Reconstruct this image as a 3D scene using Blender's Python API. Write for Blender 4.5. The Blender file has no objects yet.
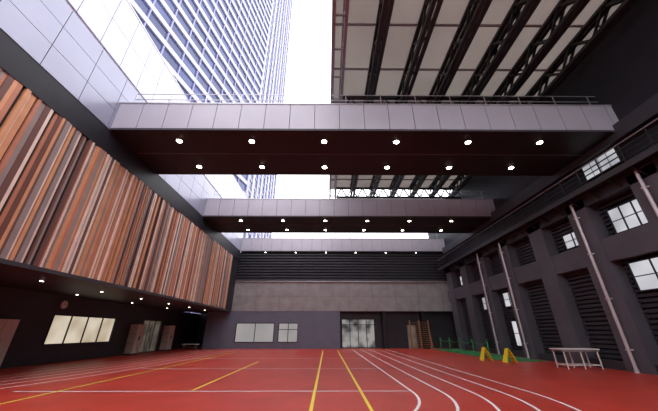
import bpy, math, random
from mathutils import Vector, Matrix
random.seed(11)
scene = bpy.context.scene
scene.view_settings.view_transform = 'Standard'

# ------------------------------------------------------------ materials
def mat(name, col, rough=0.6, metal=0.0, noise=0.0, nscale=4.0, bump=0.0, bscale=60.0, emis=None, estr=0.0, spec=0.5):
    m = bpy.data.materials.new(name); m.use_nodes = True
    nt = m.node_tree; b = nt.nodes['Principled BSDF']
    b.inputs['Base Color'].default_value = (*col, 1)
    b.inputs['Roughness'].default_value = rough
    b.inputs['Metallic'].default_value = metal
    b.inputs['Specular IOR Level'].default_value = spec
    tc = nt.nodes.new('ShaderNodeTexCoord')
    if noise > 0:
        n = nt.nodes.new('ShaderNodeTexNoise'); n.inputs['Scale'].default_value = nscale
        n.inputs['Detail'].default_value = 6
        nt.links.new(tc.outputs['Object'], n.inputs['Vector'])
        r = nt.nodes.new('ShaderNodeValToRGB')
        r.color_ramp.elements[0].position = 0.3; r.color_ramp.elements[1].position = 0.7
        r.color_ramp.elements[0].color = (*[c*(1-noise) for c in col], 1)
        r.color_ramp.elements[1].color = (*[min(1, c*(1+noise)) for c in col], 1)
        nt.links.new(n.outputs['Fac'], r.inputs['Fac'])
        nt.links.new(r.outputs['Color'], b.inputs['Base Color'])
    if bump > 0:
        n2 = nt.nodes.new('ShaderNodeTexNoise'); n2.inputs['Scale'].default_value = bscale
        nt.links.new(tc.outputs['Object'], n2.inputs['Vector'])
        bp = nt.nodes.new('ShaderNodeBump'); bp.inputs['Strength'].default_value = bump
        bp.inputs['Distance'].default_value = 0.02
        nt.links.new(n2.outputs['Fac'], bp.inputs['Height'])
        nt.links.new(bp.outputs['Normal'], b.inputs['Normal'])
    if emis:
        b.inputs['Emission Color'].default_value = (*emis, 1)
        b.inputs['Emission Strength'].default_value = estr
    return m

M = {}
M['red'] = mat('red_rubber', (0.50, 0.045, 0.028), 0.42, noise=0.12, nscale=0.9, bump=0.12, bscale=120, spec=0.35)
M['white_line'] = mat('white_line_paint', (0.88, 0.82, 0.82), 0.6, noise=0.06, nscale=9)
M['yellow_line'] = mat('yellow_line_paint', (0.88, 0.66, 0.06), 0.6, noise=0.06, nscale=9)
M['green'] = mat('green_turf', (0.03, 0.22, 0.06), 0.9, noise=0.3, nscale=14, bump=0.4)
M['dark'] = mat('dark_panel', (0.021, 0.021, 0.027), 0.5, noise=0.15, nscale=1.2, spec=0.25)
M['dark2'] = mat('dark_grey_panel', (0.044, 0.043, 0.053), 0.5, noise=0.12, nscale=1.2, spec=0.35)
M['pier'] = mat('pier_paint', (0.098, 0.095, 0.112), 0.5, noise=0.14, nscale=1.0)
M['black'] = mat('black_steel', (0.012, 0.011, 0.013), 0.5, noise=0.1)
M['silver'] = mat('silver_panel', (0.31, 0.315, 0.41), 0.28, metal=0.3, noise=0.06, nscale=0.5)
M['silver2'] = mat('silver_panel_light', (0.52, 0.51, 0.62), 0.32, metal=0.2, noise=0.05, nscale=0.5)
M['fascia'] = mat('fascia_panel', (0.43, 0.41, 0.47), 0.4, metal=0.1, noise=0.05, nscale=0.6)
M['joint'] = mat('joint_backing', (0.10, 0.09, 0.13), 0.7, noise=0.05)
M['jointw'] = mat('pale_joint', (0.80, 0.78, 0.85), 0.5, noise=0.03)
M['concrete'] = mat('concrete', (0.32, 0.305, 0.31), 0.8, noise=0.16, nscale=1.3, bump=0.15, bscale=25)
M['blue'] = mat('blue_grey_paint', (0.15, 0.16, 0.22), 0.7, noise=0.07, nscale=1.2)
M['frame'] = mat('aluminium_frame', (0.45, 0.44, 0.47), 0.35, metal=0.6, noise=0.03)
M['dframe'] = mat('dark_frame', (0.03, 0.03, 0.035), 0.4, metal=0.4, noise=0.03)
M['pipe'] = mat('steel_pipe', (0.66, 0.60, 0.62), 0.3, metal=0.2, noise=0.05)
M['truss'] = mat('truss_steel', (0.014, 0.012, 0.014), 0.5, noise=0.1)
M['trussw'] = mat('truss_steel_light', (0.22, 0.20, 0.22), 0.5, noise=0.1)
M['cab'] = mat('beige_laminate', (0.70, 0.64, 0.56), 0.5, noise=0.05)
M['wht'] = mat('white_enamel', (0.82, 0.79, 0.76), 0.4, noise=0.03)
M['yellow'] = mat('yellow_plastic', (0.92, 0.70, 0.02), 0.4, noise=0.04)
M['greenp'] = mat('green_enamel', (0.03, 0.34, 0.10), 0.4, noise=0.04)
M['wood'] = mat('pine_wood', (0.34, 0.17, 0.08), 0.5, noise=0.15, nscale=6)
M['lamp'] = mat('lamp_emitter', (1, 1, 1), 0.5, emis=(1.0, 0.90, 0.76), estr=30)
M['lamp2'] = mat('small_lamp_emitter', (1, 1, 1), 0.5, emis=(1.0, 0.84, 0.68), estr=16)
M['towerglass'] = mat('tower_glass', (0.040, 0.055, 0.15), 0.25, metal=0.1, noise=0.4, nscale=0.12)
M['towerwhite'] = mat('tower_spandrel', (0.40, 0.39, 0.48), 0.5, noise=0.05)
M['towerblue'] = mat('tower_fin', (0.22, 0.22, 0.37), 0.4, noise=0.1)
M['ground'] = mat('city_ground', (0.12, 0.12, 0.12), 0.9, noise=0.2)
wcols = [((0.50, 0.20, 0.12), 's_terracotta'), ((0.15, 0.065, 0.052), 's_brown'), ((0.80, 0.64, 0.56), 's_pale'),
         ((0.022, 0.014, 0.016), 's_dark'), ((0.66, 0.31, 0.16), 's_orange'), ((0.30, 0.24, 0.23), 's_taupe')]
slatm = [mat(n, c, 0.55, noise=0.10, nscale=2) for c, n in wcols]

def lit_glass(name, c1, c2, strg, scale):  # noise emission in the pane itself stands in for light from behind
    m = mat(name, (0.06, 0.06, 0.07), 0.08)
    nt = m.node_tree; b = nt.nodes['Principled BSDF']
    tc = nt.nodes.new('ShaderNodeTexCoord'); n = nt.nodes.new('ShaderNodeTexNoise')
    n.inputs['Scale'].default_value = scale; n.inputs['Detail'].default_value = 1
    r = nt.nodes.new('ShaderNodeValToRGB')
    r.color_ramp.elements[0].position = 0.35; r.color_ramp.elements[1].position = 0.65
    r.color_ramp.elements[0].color = (*c1, 1); r.color_ramp.elements[1].color = (*c2, 1)
    nt.links.new(tc.outputs['Object'], n.inputs['Vector']); nt.links.new(n.outputs['Fac'], r.inputs['Fac'])
    nt.links.new(r.outputs['Color'], b.inputs['Emission Color']); b.inputs['Emission Strength'].default_value = strg
    return m
M['warmglass'] = lit_glass('lit_room_glass', (0.58, 0.47, 0.33), (0.85, 0.74, 0.58), 0.78, 0.8)
M['officeglass'] = lit_glass('blind_glass', (0.46, 0.44, 0.44), (0.55, 0.52, 0.50), 0.62, 0.5)
M['doorglass'] = lit_glass('lobby_glass', (0.05, 0.05, 0.055), (0.50, 0.49, 0.47), 0.6, 1.2)
M['dayglass'] = lit_glass('daylight_glass', (0.55, 0.56, 0.62), (0.95, 0.95, 1.0), 0.65, 0.7)
M['dimglass'] = lit_glass('dim_glass', (0.03, 0.03, 0.03), (0.22, 0.18, 0.13), 0.5, 1.0)

# translucent membrane
mm = bpy.data.materials.new('roof_membrane'); mm.use_nodes = True
nt = mm.node_tree; nt.nodes.clear()
o = nt.nodes.new('ShaderNodeOutputMaterial'); mix = nt.nodes.new('ShaderNodeMixShader'); mix.inputs[0].default_value = 0.55
tr = nt.nodes.new('ShaderNodeBsdfTranslucent'); df = nt.nodes.new('ShaderNodeBsdfDiffuse')
tc = nt.nodes.new('ShaderNodeTexCoord'); nz = nt.nodes.new('ShaderNodeTexNoise'); nz.inputs['Scale'].default_value = 0.4
rp = nt.nodes.new('ShaderNodeValToRGB')
rp.color_ramp.elements[0].color = (0.43, 0.40, 0.375, 1); rp.color_ramp.elements[1].color = (0.54, 0.51, 0.475, 1)
nt.links.new(tc.outputs['Object'], nz.inputs['Vector']); nt.links.new(nz.outputs['Fac'], rp.inputs['Fac'])
nt.links.new(rp.outputs['Color'], tr.inputs['Color']); nt.links.new(rp.outputs['Color'], df.inputs['Color'])
nt.links.new(df.outputs[0], mix.inputs[1]); nt.links.new(tr.outputs[0], mix.inputs[2]); nt.links.new(mix.outputs[0], o.inputs['Surface'])
M['membrane'] = mm

# ------------------------------------------------------------ mesh builder
class MB:
    def __init__(s): s.v = []; s.f = []; s.m = []; s.mats = []
    def mi(s, m):
        if isinstance(m, str): m = M[m]
        if m not in s.mats: s.mats.append(m)
        return s.mats.index(m)
    def box(s, x0, x1, y0, y1, z0, z1, m):
        i = len(s.v); k = s.mi(m)
        s.v += [(x0,y0,z0),(x1,y0,z0),(x1,y1,z0),(x0,y1,z0),(x0,y0,z1),(x1,y0,z1),(x1,y1,z1),(x0,y1,z1)]
        for f in [(0,3,2,1),(4,5,6,7),(0,1,5,4),(1,2,6,5),(2,3,7,6),(3,0,4,7)]:
            s.f.append(tuple(i+a for a in f)); s.m.append(k)
        return s
    def prism(s, pts, z0, z1, m):
        i = len(s.v); n = len(pts); k = s.mi(m)
        s.v += [(p[0],p[1],z0) for p in pts] + [(p[0],p[1],z1) for p in pts]
        s.f.append(tuple(i+a for a in reversed(range(n)))); s.m.append(k)
        s.f.append(tuple(i+n+a for a in range(n))); s.m.append(k)
        for a in range(n):
            b = (a+1) % n
            s.f.append((i+a, i+b, i+n+b, i+n+a)); s.m.append(k)
    def cyl(s, p, q, r, m, n=10, r2=None):
        p = Vector(p); q = Vector(q); d = (q-p).normalized(); r2 = r if r2 is None else r2
        up = Vector((0,0,1)) if abs(d.z) < 0.9 else Vector((1,0,0))
        a = d.cross(up).normalized(); b = a.cross(d); a, b = b, a
        i = len(s.v); k = s.mi(m)
        for c, rr in ((p, r), (q, r2)):
            for j in range(n):
                t = 2*math.pi*(j+0.5)/n
                s.v.append(tuple(c + a*math.cos(t)*rr + b*math.sin(t)*rr))
        s.f.append(tuple(i+j for j in reversed(range(n)))); s.m.append(k)
        s.f.append(tuple(i+n+j for j in range(n))); s.m.append(k)
        for j in range(n):
            j2 = (j+1) % n
            s.f.append((i+j, i+j2, i+n+j2, i+n+j)); s.m.append(k)
    def bar(s, p, q, w, m): s.cyl(p, q, w*0.707, m, n=4)
    def strip(s, pts, w, z, m):
        k = s.mi(m); i = len(s.v); n = len(pts)
        for j, p in enumerate(pts):
            a = pts[max(0, j-1)]; b = pts[min(n-1, j+1)]
            d = Vector((b[0]-a[0], b[1]-a[1])).normalized(); nn = Vector((-d.y, d.x))*w/2
            s.v.append((p[0]+nn.x, p[1]+nn.y, z)); s.v.append((p[0]-nn.x, p[1]-nn.y, z))
        for j in range(n-1):
            s.f.append((i+2*j, i+2*j+1, i+2*j+3, i+2*j+2)); s.m.append(k)
    def done(s, name, parent=None, recalc=True):
        me = bpy.data.meshes.new(name); me.from_pydata(s.v, [], s.f)
        for m in s.mats: me.materials.append(m)
        for p, k in zip(me.polygons, s.m): p.material_index = k
        if recalc:
            import bmesh
            bm = bmesh.new(); bm.from_mesh(me); bmesh.ops.recalc_face_normals(bm, faces=bm.faces); bm.to_mesh(me); bm.free()
        ob = bpy.data.objects.new(name, me); scene.collection.objects.link(ob)
        if parent: ob.parent = parent
        return ob

XL, XR = -9.54, 13.2
XLL = -14.5
YB, YF = 30.0, -9.0
ZS, ZT = 9.55, 11.05

# ------------------------------------------------------------ ground + floor
b = MB(); b.box(-200, 120, -60, 300, -1.0, -0.5, 'ground'); b.done('city_ground')
b = MB(); b.box(-14.8, 13.6, YF-0.3, 36, -0.49, 0.0, 'red'); b.done('floor')

b = MB(); W = 0.065; z = 0.004
cx, cy = -1.85, 9.0
for k in range(5):
    r = 4.2 + 0.8*k
    pts = [(cx+r, 29.6 if k else 29.4), (cx+r, 20), (cx+r, 12)]
    pts += [(cx+r*math.cos(a), cy-r*math.sin(a)) for a in [math.radians(t) for t in range(0, 91, 5)]]
    b.strip(pts, W, z, 'white_line')
b.done('track_lane_lines', recalc=False)
b = MB()
for k, X in enumerate([-8.2, -9.0, -9.8, -10.6, -11.4]):
    pts = [(X, 29.2), (X, 20), (X-0.15, 16), (X-0.6, 12), (X-1.4, 9), (X-2.6, 6.5)]
    b.strip(pts, W, z, 'white_line')
b.done('outer_lane_lines', recalc=False)
b = MB()
for (x0, x1, Y) in [(-8.6, 2.35, 9.1), (-8.2, 2.35, 14.2), (-8.2, 2.35, 19.4), (-11.4, 6.0, 26.5)]:
    b.strip([(x0, Y), (x1, Y)], W, z+0.002, 'white_line')
b.done('court_boundary_lines', recalc=False)
b = MB()
for X, y0, y1 in [(-0.33, 4.0, 27.5), (0.94, 4.0, 27.5), (-3.75, 9.2, 17.4), (-7.4, 6.0, 25.5)]:
    b.strip([(X, y0), (X, y1)], 0.075, z+0.004, 'yellow_line')
b.done('court_yellow_lines', recalc=False)
b = MB(); b.box(10.0, 12.25, 17.4, 29.6, 0.0, 0.02, 'green'); b.done('green_turf_mat')

# ------------------------------------------------------------ left side
b = MB()
b.box(-14.8, XL-0.12, YF, YB, 3.45, 9.55, 'dark')
b.box(-14.8, XL-0.02, YF, YB, 8.55, 9.55, 'dark')
b.box(-14.8, XL-0.081, YF, YB, 9.55, 12.49, 'joint')
b.box(-14.8, XL-0.081, YF, YB, 12.49, 15.75, 'jointw')
b.box(-14.8, XL-0.0, YF, 27.9, 3.33, 3.46, 'dark2')
b.box(-14.8, XL-0.12, 27.9, YB, 3.33, 3.46, 'dark2')
b.done('wall_left_upper')
b = MB()
y = YF+0.1; prev = 3
while y < 27.85:
    if prev != 3 and random.random() < 0.36:
        k = 3; w = random.choice([0.05, 0.08, 0.11])
    else:
        while True:
            k = random.choices([0, 1, 2, 4, 5], [4, 2.2, 3.2, 3.6, 2.6])[0]
            if k != prev: break
        w = random.choice([0.06, 0.08, 0.10]) if k == 2 else random.choice([0.08, 0.11, 0.14, 0.17])
    prev = k
    d = 0.012 if k == 3 else random.choice([0.05, 0.08, 0.11])
    b.box(XL-0.119, XL-0.119+d, y, min(y+w, 27.9), 3.46, 8.55, slatm[k])
    y += w
b.done('timber_slat_cladding')
b = MB()
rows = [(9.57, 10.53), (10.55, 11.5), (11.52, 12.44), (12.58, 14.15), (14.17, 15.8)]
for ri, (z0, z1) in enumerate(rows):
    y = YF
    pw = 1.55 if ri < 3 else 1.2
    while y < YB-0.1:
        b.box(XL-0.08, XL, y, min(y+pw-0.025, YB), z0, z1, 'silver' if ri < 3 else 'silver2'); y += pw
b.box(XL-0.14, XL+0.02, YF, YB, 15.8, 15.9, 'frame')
b.done('silver_panel_cladding')

def wall_x(b, X0, X1, ya, yb, z0, z1, holes, m):
    y = ya
    for h0, h1, hz0, hz1 in sorted(holes):
        b.box(X0, X1, y, h0, z0, z1, m)
        if hz0 > z0: b.box(X0, X1, h0, h1, z0, hz0, m)
        b.box(X0, X1, h0, h1, hz1, z1, m)
        y = h1
    b.box(X0, X1, y, yb, z0, z1, m)
def wall_y(b, Y0, Y1, xa, xb, z0, z1, holes, m):
    x = xa
    for h0, h1, hz0, hz1 in sorted(holes):
        b.box(x, h0, Y0, Y1, z0, z1, m)
        if hz0 > z0: b.box(h0, h1, Y0, Y1, z0, hz0, m)
        b.box(h0, h1, Y0, Y1, hz1, z1, m)
        x = h1
    b.box(x, xb, Y0, Y1, z0, z1, m)
def window_x(name, X, y0, y1, z0, z1, n, glass, fm='frame', d=0.12, mid=False, t=0.05):
    b = MB()
    b.box(X-d, X+0.03, y0, y0+t, z0, z1, fm); b.box(X-d, X+0.03, y1-t, y1, z0, z1, fm)
    b.box(X-d, X+0.03, y0+t, y1-t, z0, z0+t, fm); b.box(X-d, X+0.03, y0+t, y1-t, z1-t, z1, fm)
    for i in range(1, n):
        yy = y0+(y1-y0)*i/n; b.box(X-d, X+0.01, yy-t/2, yy+t/2, z0+t, z1-t, fm)
    if mid: b.box(X-d, X+0.0, y0+t, y1-t, (z0+z1)/2-t/2, (z0+z1)/2+t/2, fm)
    b.box(X-d*0.6, X-d*0.6+0.02, y0+t*0.5, y1-t*0.5, z0+t*0.5, z1-t*0.5, glass)
    return b.done(name)
def window_y(name, Y, x0, x1, z0, z1, n, glass, fm='frame', mid=None, t=0.06):
    b = MB()
    b.box(x0, x0+t, Y-0.03, Y+0.12, z0, z1, fm); b.box(x1-t, x1, Y-0.03, Y+0.12, z0, z1, fm)
    b.box(x0+t, x1-t, Y-0.03, Y+0.12, z0, z0+t, fm); b.box(x0+t, x1-t, Y-0.03, Y+0.12, z1-t, z1, fm)
    for i in range(1, n):
        xx = x0+(x1-x0)*i/n; b.box(xx-t/2, xx+t/2, Y-0.01, Y+0.12, z0+t, z1-t, fm)
    if mid: b.box(x0+t, x1-t, Y-0.01, Y+0.12, mid-t/2, mid+t/2, fm)
    b.box(x0+t*0.5, x1-t*0.5, Y+0.06, Y+0.08, z0+t*0.5, z1-t*0.5, glass)
    return b.done(name)
b = MB()
wall_x(b, XLL-0.3, XLL, YF, YB+4.5, 0, 3.33, [(15.9, 20.7, 0.87, 2.35), (23.9, 26.4, 0.02, 2.35)], 'dark2')
b.box(XLL-0.3, XLL-0.25, YF, YB, 0, 3.33, 'black')
b.done('wall_left_lower')
window_x('window_1', XLL, 15.9, 20.7, 0.87, 2.35, 4, 'warmglass', 'dframe')
window_x('door_1', XLL, 23.9, 26.4, 0.02, 2.35, 3, 'dimglass', 'frame')
b = MB(); b.cyl((XLL, 16.2, 2.85), (XLL+0.09, 16.2, 2.85), 0.22, 'frame', 24); b.cyl((XLL+0.09, 16.2, 2.85), (XLL+0.1, 16.2, 2.85), 0.19, 'wht', 24)
b.box(XLL+0.1, XLL+0.11, 16.19, 16.21, 2.85, 3.0, 'black'); b.box(XLL+0.1, XLL+0.11, 16.2, 16.31, 2.84, 2.86, 'black'); b.done('wall_clock')
def cabinet(x, y, w, h):
    b = MB()
    b.box(x, x+0.55, y, y+w, 0.08, h, 'cab'); b.box(x+0.03, x+0.5, y+0.03, y+w-0.03, 0, 0.08, 'dark2')
    for i in (0, 1):
        b.box(x+0.55, x+0.57, y+0.02+i*w/2, y+w/2-0.02+i*w/2, 0.12, h-0.04, 'cab')
        yy = y+w/2+(-0.08 if i == 0 else 0.06); b.box(x+0.57, x+0.6, yy, yy+0.02, 0.95, 1.2, 'dframe')
    for zz in (0.7, 1.35): b.box(x+0.02, x+0.53, y-0.01, y, zz, zz+0.02, 'dframe')
    b.done('storage_cabinet')
cabinet(XLL+0.02, 12.5, 1.2, 2.0); cabinet(XLL+0.02, 22.4, 0.9, 2.0); cabinet(XLL+0.02, 27.0, 0.9, 2.0)

# ------------------------------------------------------------ back wall
b = MB()
wall_y(b, YB, YB+0.3, -11.9, 1.3, 0, 3.4, [(-9.0, -5.2, 0.55, 2.3), (-4.8, -2.85, 0.55, 2.3)], 'blue')
b.box(-12.0, -11.9, YB-0.02, YB+4.2, 0, 3.4, 'blue')
b.done('wall_back_lower')
window_y('window_2', YB, -9.0, -5.2, 0.55, 2.3, 2, 'officeglass', 'dframe')
window_y('window_3', YB, -4.8, -2.85, 0.55, 2.3, 2, 'officeglass', 'dframe', mid=1.7)
b = MB(); wall_y(b, YB+1.0, YB+1.2, 1.3, XR, 0, 3.4, [(1.5, 4.9, 0.02, 2.7), (8.2, 9.1, 0.02, 2.1)], 'dark2')
b.box(1.0, 1.3, YB+0.3, YB+1.2, 0, 3.4, 'dark2')
b.box(5.6, 6.0, YB, YB+1.0, 0, 3.4, 'dark'); b.box(9.6, 10.0, YB, YB+1.0, 0, 3.4, 'dark')
b.box(XLL, 1.0, YB+4.2, YB+4.5, 0, 3.4, 'dark2')
b.done('wall_back_recess')
window_y('door_3', YB+1.0, 1.5, 4.9, 0.02, 2.7, 4, 'doorglass', 'dframe', mid=2.15)
window_y('door_4', YB+1.0, 8.2, 9.1, 0.02, 2.1, 1, 'dimglass', 'frame')
b = MB(); y0 = YB-0.02
b.box(XLL, XR, y0+0.04, YB+4.5, 3.4, 6.3, 'joint')
x = XLL
while x < XR-0.1:
    for (z0, z1) in [(3.4, 4.84), (4.86, 6.3)]:
        b.box(x+0.01, min(x+2.4, XR)-0.01, y0, y0+0.05, z0, z1, 'concrete')
    x += 2.4
b.box(XLL, XR, y0-0.12, y0+0.3, 6.3, 6.38, 'frame')
b.done('concrete_spandrel')
b = MB(); b.box(XLL, XR, YB+0.35, YB+4.5, 6.3, ZS, 'dark')
z = 6.5
while z < ZS-0.1: b.box(XLL, XR, YB+0.2, YB+0.35, z, z+0.14, 'dark2'); z += 0.3
b.done('wall_back_upper')

# ------------------------------------------------------------ overhead beams
def downlight(x, y, z, r=0.12, lm='lamp'):
    b = MB()
    b.cyl((x, y, z+0.01), (x, y, z-0.025), r*1.25, 'dframe', 20)
    b.cyl((x, y, z-0.02), (x, y, z-0.035), r, lm, 20)
    b.done('recessed_downlight')
def beam(name, ya, yb):
    b = MB()
    b.box(XL, XR, ya+0.06, yb-0.06, ZS+0.02, ZT-0.05, 'dark')
    w = (yb-ya)
    b.box(XL, XR, ya+0.05, ya+w*0.45, ZS, ZS+0.03, 'dark'); b.box(XL, XR, ya+w*0.45+0.05, yb-0.05, ZS, ZS+0.03, 'dark')
    b.box(XL, XR, ya+w*0.45, ya+w*0.45+0.05, ZS-0.02, ZS+0.03, 'pier')
    b.box(XL, XR, ya, ya+0.08, ZS, ZS+0.1, 'dark2')
    x = XL
    while x < XR-0.05:
        for Y0, Y1 in ((ya, ya+0.06), (yb-0.06, yb)):
            b.box(x+0.012, min(x+1.12, XR)-0.012, Y0, Y1, ZS+0.1, ZT, 'fascia')
        x += 1.12
    b.box(XL, XR, ya-0.03, yb+0.03, ZT, ZT+0.06, 'frame')
    ob = b.done(name)
    r = MB(); x = XL+0.4
    while x < XR:
        r.bar((x, ya+0.25, ZT+0.05), (x, ya+0.25, ZT+0.85), 0.03, 'frame'); x += 1.67
    for zz in (0.85, 0.5): r.bar((XL+0.4, ya+0.25, ZT+zz), (XR-0.2, ya+0.25, ZT+zz), 0.028, 'frame')
    r.done('rooftop_guardrail')
    return ob
for ya, rr in ((9.72, 0.12), (19.8, 0.11)):
    beam('overhead_beam', ya, ya+3.85)
    for dy in (0.75, 2.95):
        for k in range(-2, 4): downlight(-0.15+3.35*k, ya+dy, ZS, rr)
beam('overhead_beam', YB, YB+4.0)
for k in range(-2, 4): downlight(-0.15+3.35*k, YB+0.22, ZS, 0.06)
for i in range(7): downlight(-11.2, 8+3.2*i, 3.33, 0.055, 'lamp2')
for i in range(4): downlight(-13.4, 11+4.6*i, 3.33, 0.055, 'lamp2')

# ------------------------------------------------------------ right wall
b = MB()
b.box(XR, XR+0.3, YF, YB+4.5, 0, 15.0, 'dark'); b.done('wall_right')
b = MB()
piers = [0.0, 3.2, 6.3, 9.45, 12.7, 15.8, 19.2, 22.4, 25.6, 28.8]
for Y in piers:
    b.box(12.5, XR, Y-0.55, Y+0.55, 0, 7.4, 'pier')
b.box(12.55, XR, YF, YB-0.15, 4.35, 5.35, 'pier')
b.box(12.5, XR, YF, YB-0.15, 7.0, 7.5, 'dark2')
b.box(12.6, XR, YF, YB-0.15, 0.0, 0.35, 'dark2')
b.box(12.75, XR, YF, YB-0.15, 9.2, 9.9, 'dark2')
b.done('concrete_pier_frame')
wins = [(10.02, 11.7, 5.45, 6.6, 3), (10.02, 11.8, 3.0, 4.2, 2), (13.27, 14.5, 5.5, 6.3, 2),
        (19.77, 21.2, 3.1, 4.1, 2), (19.77, 21.0, 0.6, 2.2, 2), (22.97, 24.2, 3.1, 4.1, 2), (26.17, 27.4, 5.5, 6.4, 2)]
for i in range(len(piers)-1):
    b = MB()
    a, c = piers[i]+0.55, piers[i+1]-0.55
    z = 0.4
    while z < 6.95:
        aa = a
        for w_ in wins:
            if w_[0] < c and w_[1] > a and w_[2]-0.13 < z < w_[3]+0.01: aa = w_[1]
        if not (4.25 < z < 5.4): b.box(13.05, XR-0.001, aa+0.002, c-0.002, z, z+0.13, 'dark2')
        z += 0.2
    b.done('louvre_panel')
wn = 4
for (y0, y1, z0, z1, n) in wins:
    b = MB(); X = 12.9
    t = 0.05
    b.box(X, XR, y0, y1, z0, z0+t, 'dframe'); b.box(X, XR, y0, y1, z1-t, z1, 'dframe')
    for i in range(n+1):
        yy = y0+(y1-y0-t)*i/n; b.box(X, XR, yy, yy+t, z0+t, z1-t, 'dframe')
    b.box(X+0.03, X+0.3, y0, y1, (z0+z1)/2-0.02, (z0+z1)/2+0.02, 'dframe')
    b.box(X+0.04, X+0.06, y0+t, y1-t, z0+t, z1-t, 'dayglass')
    b.done('window_%d' % wn); wn += 1
b = MB(); b.box(12.95, XR, 10.2, 12.0, 8.3, 9.15, 'dframe')
for i in range(4): b.box(12.93, 12.95, 10.25+0.43*i, 10.63+0.43*i, 8.35, 9.1, 'dayglass')
b.done('window_%d' % wn)
for Y in (9.45, 12.7, 19.2, 22.4):
    b = MB(); zb = 0.02 if Y > 17 else 0
    b.cyl((12.36, Y, zb), (12.36, Y, 7.35), 0.06, 'pipe', 12)
    for zz in (0.8, 2.8, 4.8, 6.6):
        b.box(12.3, 12.5, Y-0.08, Y+0.08, zz, zz+0.05, 'pipe')
    b.cyl((12.36, Y, zb), (12.36, Y, 0.12), 0.08, 'pipe', 12)
    b.done('drain_pipe')
b = MB()
b.box(11.9, 12.7, YF+0.05, YB-0.2, 7.51, 7.6, 'black'); b.box(11.88, 11.94, YF+0.05, YB-0.2, 7.42, 7.66, 'dark2')
y = YF+0.4
while y < YB-0.2:
    b.bar((11.93, y, 7.5), (11.93, y, 8.5), 0.045, 'black')
    b.bar((11.95, y, 7.5), (12.49, y, 7.1), 0.06, 'black'); y += 1.05
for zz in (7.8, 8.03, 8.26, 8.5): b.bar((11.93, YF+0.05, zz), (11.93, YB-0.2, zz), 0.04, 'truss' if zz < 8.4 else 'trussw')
b.done('service_catwalk')

# ------------------------------------------------------------ roof + trusses
RY0, RY1 = 1.0, 24.6
b = MB(); b.box(0.2, XR, RY0, RY1, 14.56, 14.60, 'membrane'); b.done('roof_membrane_canopy')
def truss(name, p, q, h, m, n, cw=0.13, ww=0.06, dxs=(0,)):
    b = MB(); up = Vector((0, 0, h))
    p0 = Vector(p); q0 = Vector(q)
    for dx in dxs:
        p = p0+Vector((dx, 0, 0)); q = q0+Vector((dx, 0, 0))
        b.bar(p, q, cw, m); b.bar(p+up, q+up, cw, m)
        for i in range(n):
            a = p+(q-p)*i/n; c = p+(q-p)*(i+1)/n; mid = (a+c)/2
            b.bar(a, mid+up, ww, m); b.bar(mid+up, c, ww, m)
    if len(dxs) > 1:
        for i in range(n+1):
            a = p0+(q0-p0)*i/n
            b.bar(a+Vector((dxs[0], 0, 0)), a+Vector((dxs[1], 0, 0)), ww, m)
    return b.done(name)
for X in (2.45, 4.4, 6.35, 8.3, 10.25, 12.2):
    truss('roof_truss', (X, RY0, 13.6), (X, RY1, 13.6), 0.9, 'truss', 13, 0.17, 0.09, (-0.13, 0.13))
truss('edge_lattice_girder', (0.5, RY0, 13.0), (0.5, RY1, 13.0), 1.5, 'trussw', 16, 0.14, 0.07, (-0.25, 0.25))
for Y in (12.6, 24.3): truss('cross_girder', (0.9, Y, 13.45), (XR-0.0, Y, 13.45), 1.0, 'truss', 12, 0.18, 0.09)
b = MB(); Y = RY0
while Y < RY1: b.box(0.2, XR, Y, Y+0.07, 14.46, 14.56, 'trussw'); Y += 2.4
b.done('roof_purlins')

b = MB(); b.box(-14.8, 13.5, YF-0.3, YF, 0, 9.0, 'dark2'); b.done('wall_front')

# ------------------------------------------------------------ tower
C = Vector((-33.3, 100)); d1 = Vector((math.sin(math.radians(13)), math.cos(math.radians(13)))); d2 = Vector((-0.035, 0.999))
P1 = C-d1*76; P2 = C+d2*68
H = 330
b = MB()
b.prism([P1, C, P2, (-90, 168), (-90, 27)], -0.5, H, 'towerglass')
n1 = Vector((d1.y, -d1.x)); n2 = Vector((d2.y, -d2.x))
z = 2
while z < H:
    b.prism([P1, C, C+n1*0.5, P1+n1*0.5], z, z+1.7, 'towerwhite')
    b.prism([C, P2, P2+n2*0.25, C+n2*0.25], z, z+1.1, 'towerblue')
    z += 5.4
for i in range(0, 13):
    p = P1+(C-P1)*i/12; q = p+d1*(0.4)
    b.prism([p, q, q+n1*0.42, p+n1*0.42], -0.5, H, 'towerblue')
for i in range(0, 9):
    p = C+(P2-C)*i/8.3; q = p+d2*2.6
    b.prism([p, q, q+n2*0.5, p+n2*0.5], -0.5, H, 'towerwhite' if i % 2 else 'towerblue')
b.done('office_tower')

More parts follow.
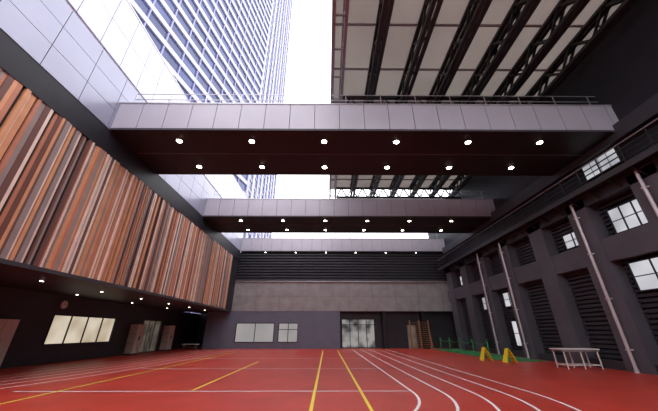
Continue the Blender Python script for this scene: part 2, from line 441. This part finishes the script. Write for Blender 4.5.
# ------------------------------------------------------------ loose objects
b = MB()
x0, x1, y0, y1 = 10.5, 12.25, 13.9, 14.65
b.box(x0, x1, y0, y1, 0.76, 0.8, 'wht')
b.box(x0+0.04, x1-0.04, y0+0.03, y0+0.05, 0.68, 0.76, 'frame'); b.box(x0+0.04, x1-0.04, y1-0.05, y1-0.03, 0.68, 0.76, 'frame')
for x in (x0+0.12, (x0+x1)/2, x1-0.12):
    for y in (y0+0.06, y1-0.06): b.bar((x, y, 0), (x, y, 0.76), 0.04, 'wht')
    b.bar((x, y0+0.06, 0.15), (x, y1-0.06, 0.15), 0.03, 'wht')
for y in (y0+0.06, y1-0.06): b.bar((x0+0.12, y, 0.15), (x1-0.12, y, 0.15), 0.03, 'wht')
b.done('white_folding_table')
def yellow_sign(x, y):
    b = MB()
    for s in (-1, 1):
        i = len(b.v); k = b.mi('yellow')
        for t in (0, 0.03):
            b.v += [(x+s*0.27+t, y-0.22, 0), (x+s*0.27+t, y+0.22, 0), (x+s*0.02+t, y+0.15, 0.66), (x+s*0.02+t, y-0.15, 0.66)]
        for f in [(0,1,2,3),(7,6,5,4),(0,4,5,1),(1,5,6,2),(2,6,7,3),(3,7,4,0)]: b.f.append(tuple(i+a for a in f)); b.m.append(k)
    b.bar((x, y-0.14, 0.66), (x, y+0.14, 0.66), 0.05, 'yellow')
    b.bar((x-0.2, y-0.1, 0.18), (x+0.22, y-0.1, 0.18), 0.02, 'dframe')
    b.done('yellow_floor_sign')
yellow_sign(9.15, 18.1); yellow_sign(9.85, 17.0)
b = MB()
ys = [19.6, 21.6, 23.6, 25.6, 27.6]
for y in ys:
    b.cyl((10.2, y, 0.02), (10.2, y, 0.07), 0.16, 'greenp', 16); b.cyl((10.2, y, 0.07), (10.2, y, 1.0), 0.035, 'greenp', 10)
    b.cyl((10.2, y, 1.0), (10.2, y, 1.05), 0.05, 'greenp', 10)
for y in ys[:-1]:
    pr = None
    for i in range(9):
        t = i/8; p = (10.2, y+2*t, 0.92-0.18*4*t*(1-t))
        if pr: b.cyl(pr, p, 0.014, 'greenp', 6)
        pr = p
b.done('green_rope_barrier')
b = MB()
for x in (8.0, 8.9, 9.8): b.box(x, x+0.08, 29.1, 29.3, 0, 2.5, 'wood')
for i in range(12): b.bar((8.0, 29.2, 0.2+0.19*i), (9.88, 29.2, 0.2+0.19*i), 0.035, 'wood')
for x in (8.0, 9.8): b.bar((x+0.04, 29.2, 1.6), (x+0.04, 28.6, 0.0), 0.05, 'wood')
b.done('wooden_climbing_frame')
b = MB()
b.box(-13.4, -11.9, 28.6, 29.0, 0.42, 0.47, 'wht')
for x in (-13.2, -12.1):
    for y in (28.65, 28.95): b.bar((x, y, 0), (x, y, 0.42), 0.04, 'frame')
b.bar((-13.2, 28.8, 0.2), (-12.1, 28.8, 0.2), 0.03, 'frame'); b.done('low_bench')

# ------------------------------------------------------------ world
w = bpy.data.worlds.new('World'); scene.world = w; w.use_nodes = True
bg = w.node_tree.nodes['Background']; bg.inputs['Color'].default_value = (0.96, 0.955, 1.0, 1); bg.inputs['Strength'].default_value = 3.2

# ------------------------------------------------------------ camera
cam = bpy.data.cameras.new('camera'); co = bpy.data.objects.new('camera', cam); scene.collection.objects.link(co)
cam.sensor_width = 36; cam.lens = 36*277/658; cam.clip_end = 2000
co.location = (0, 0, 1.5); co.rotation_euler = (math.radians(90+24.5), 0, math.radians(-0.4))
scene.camera = co
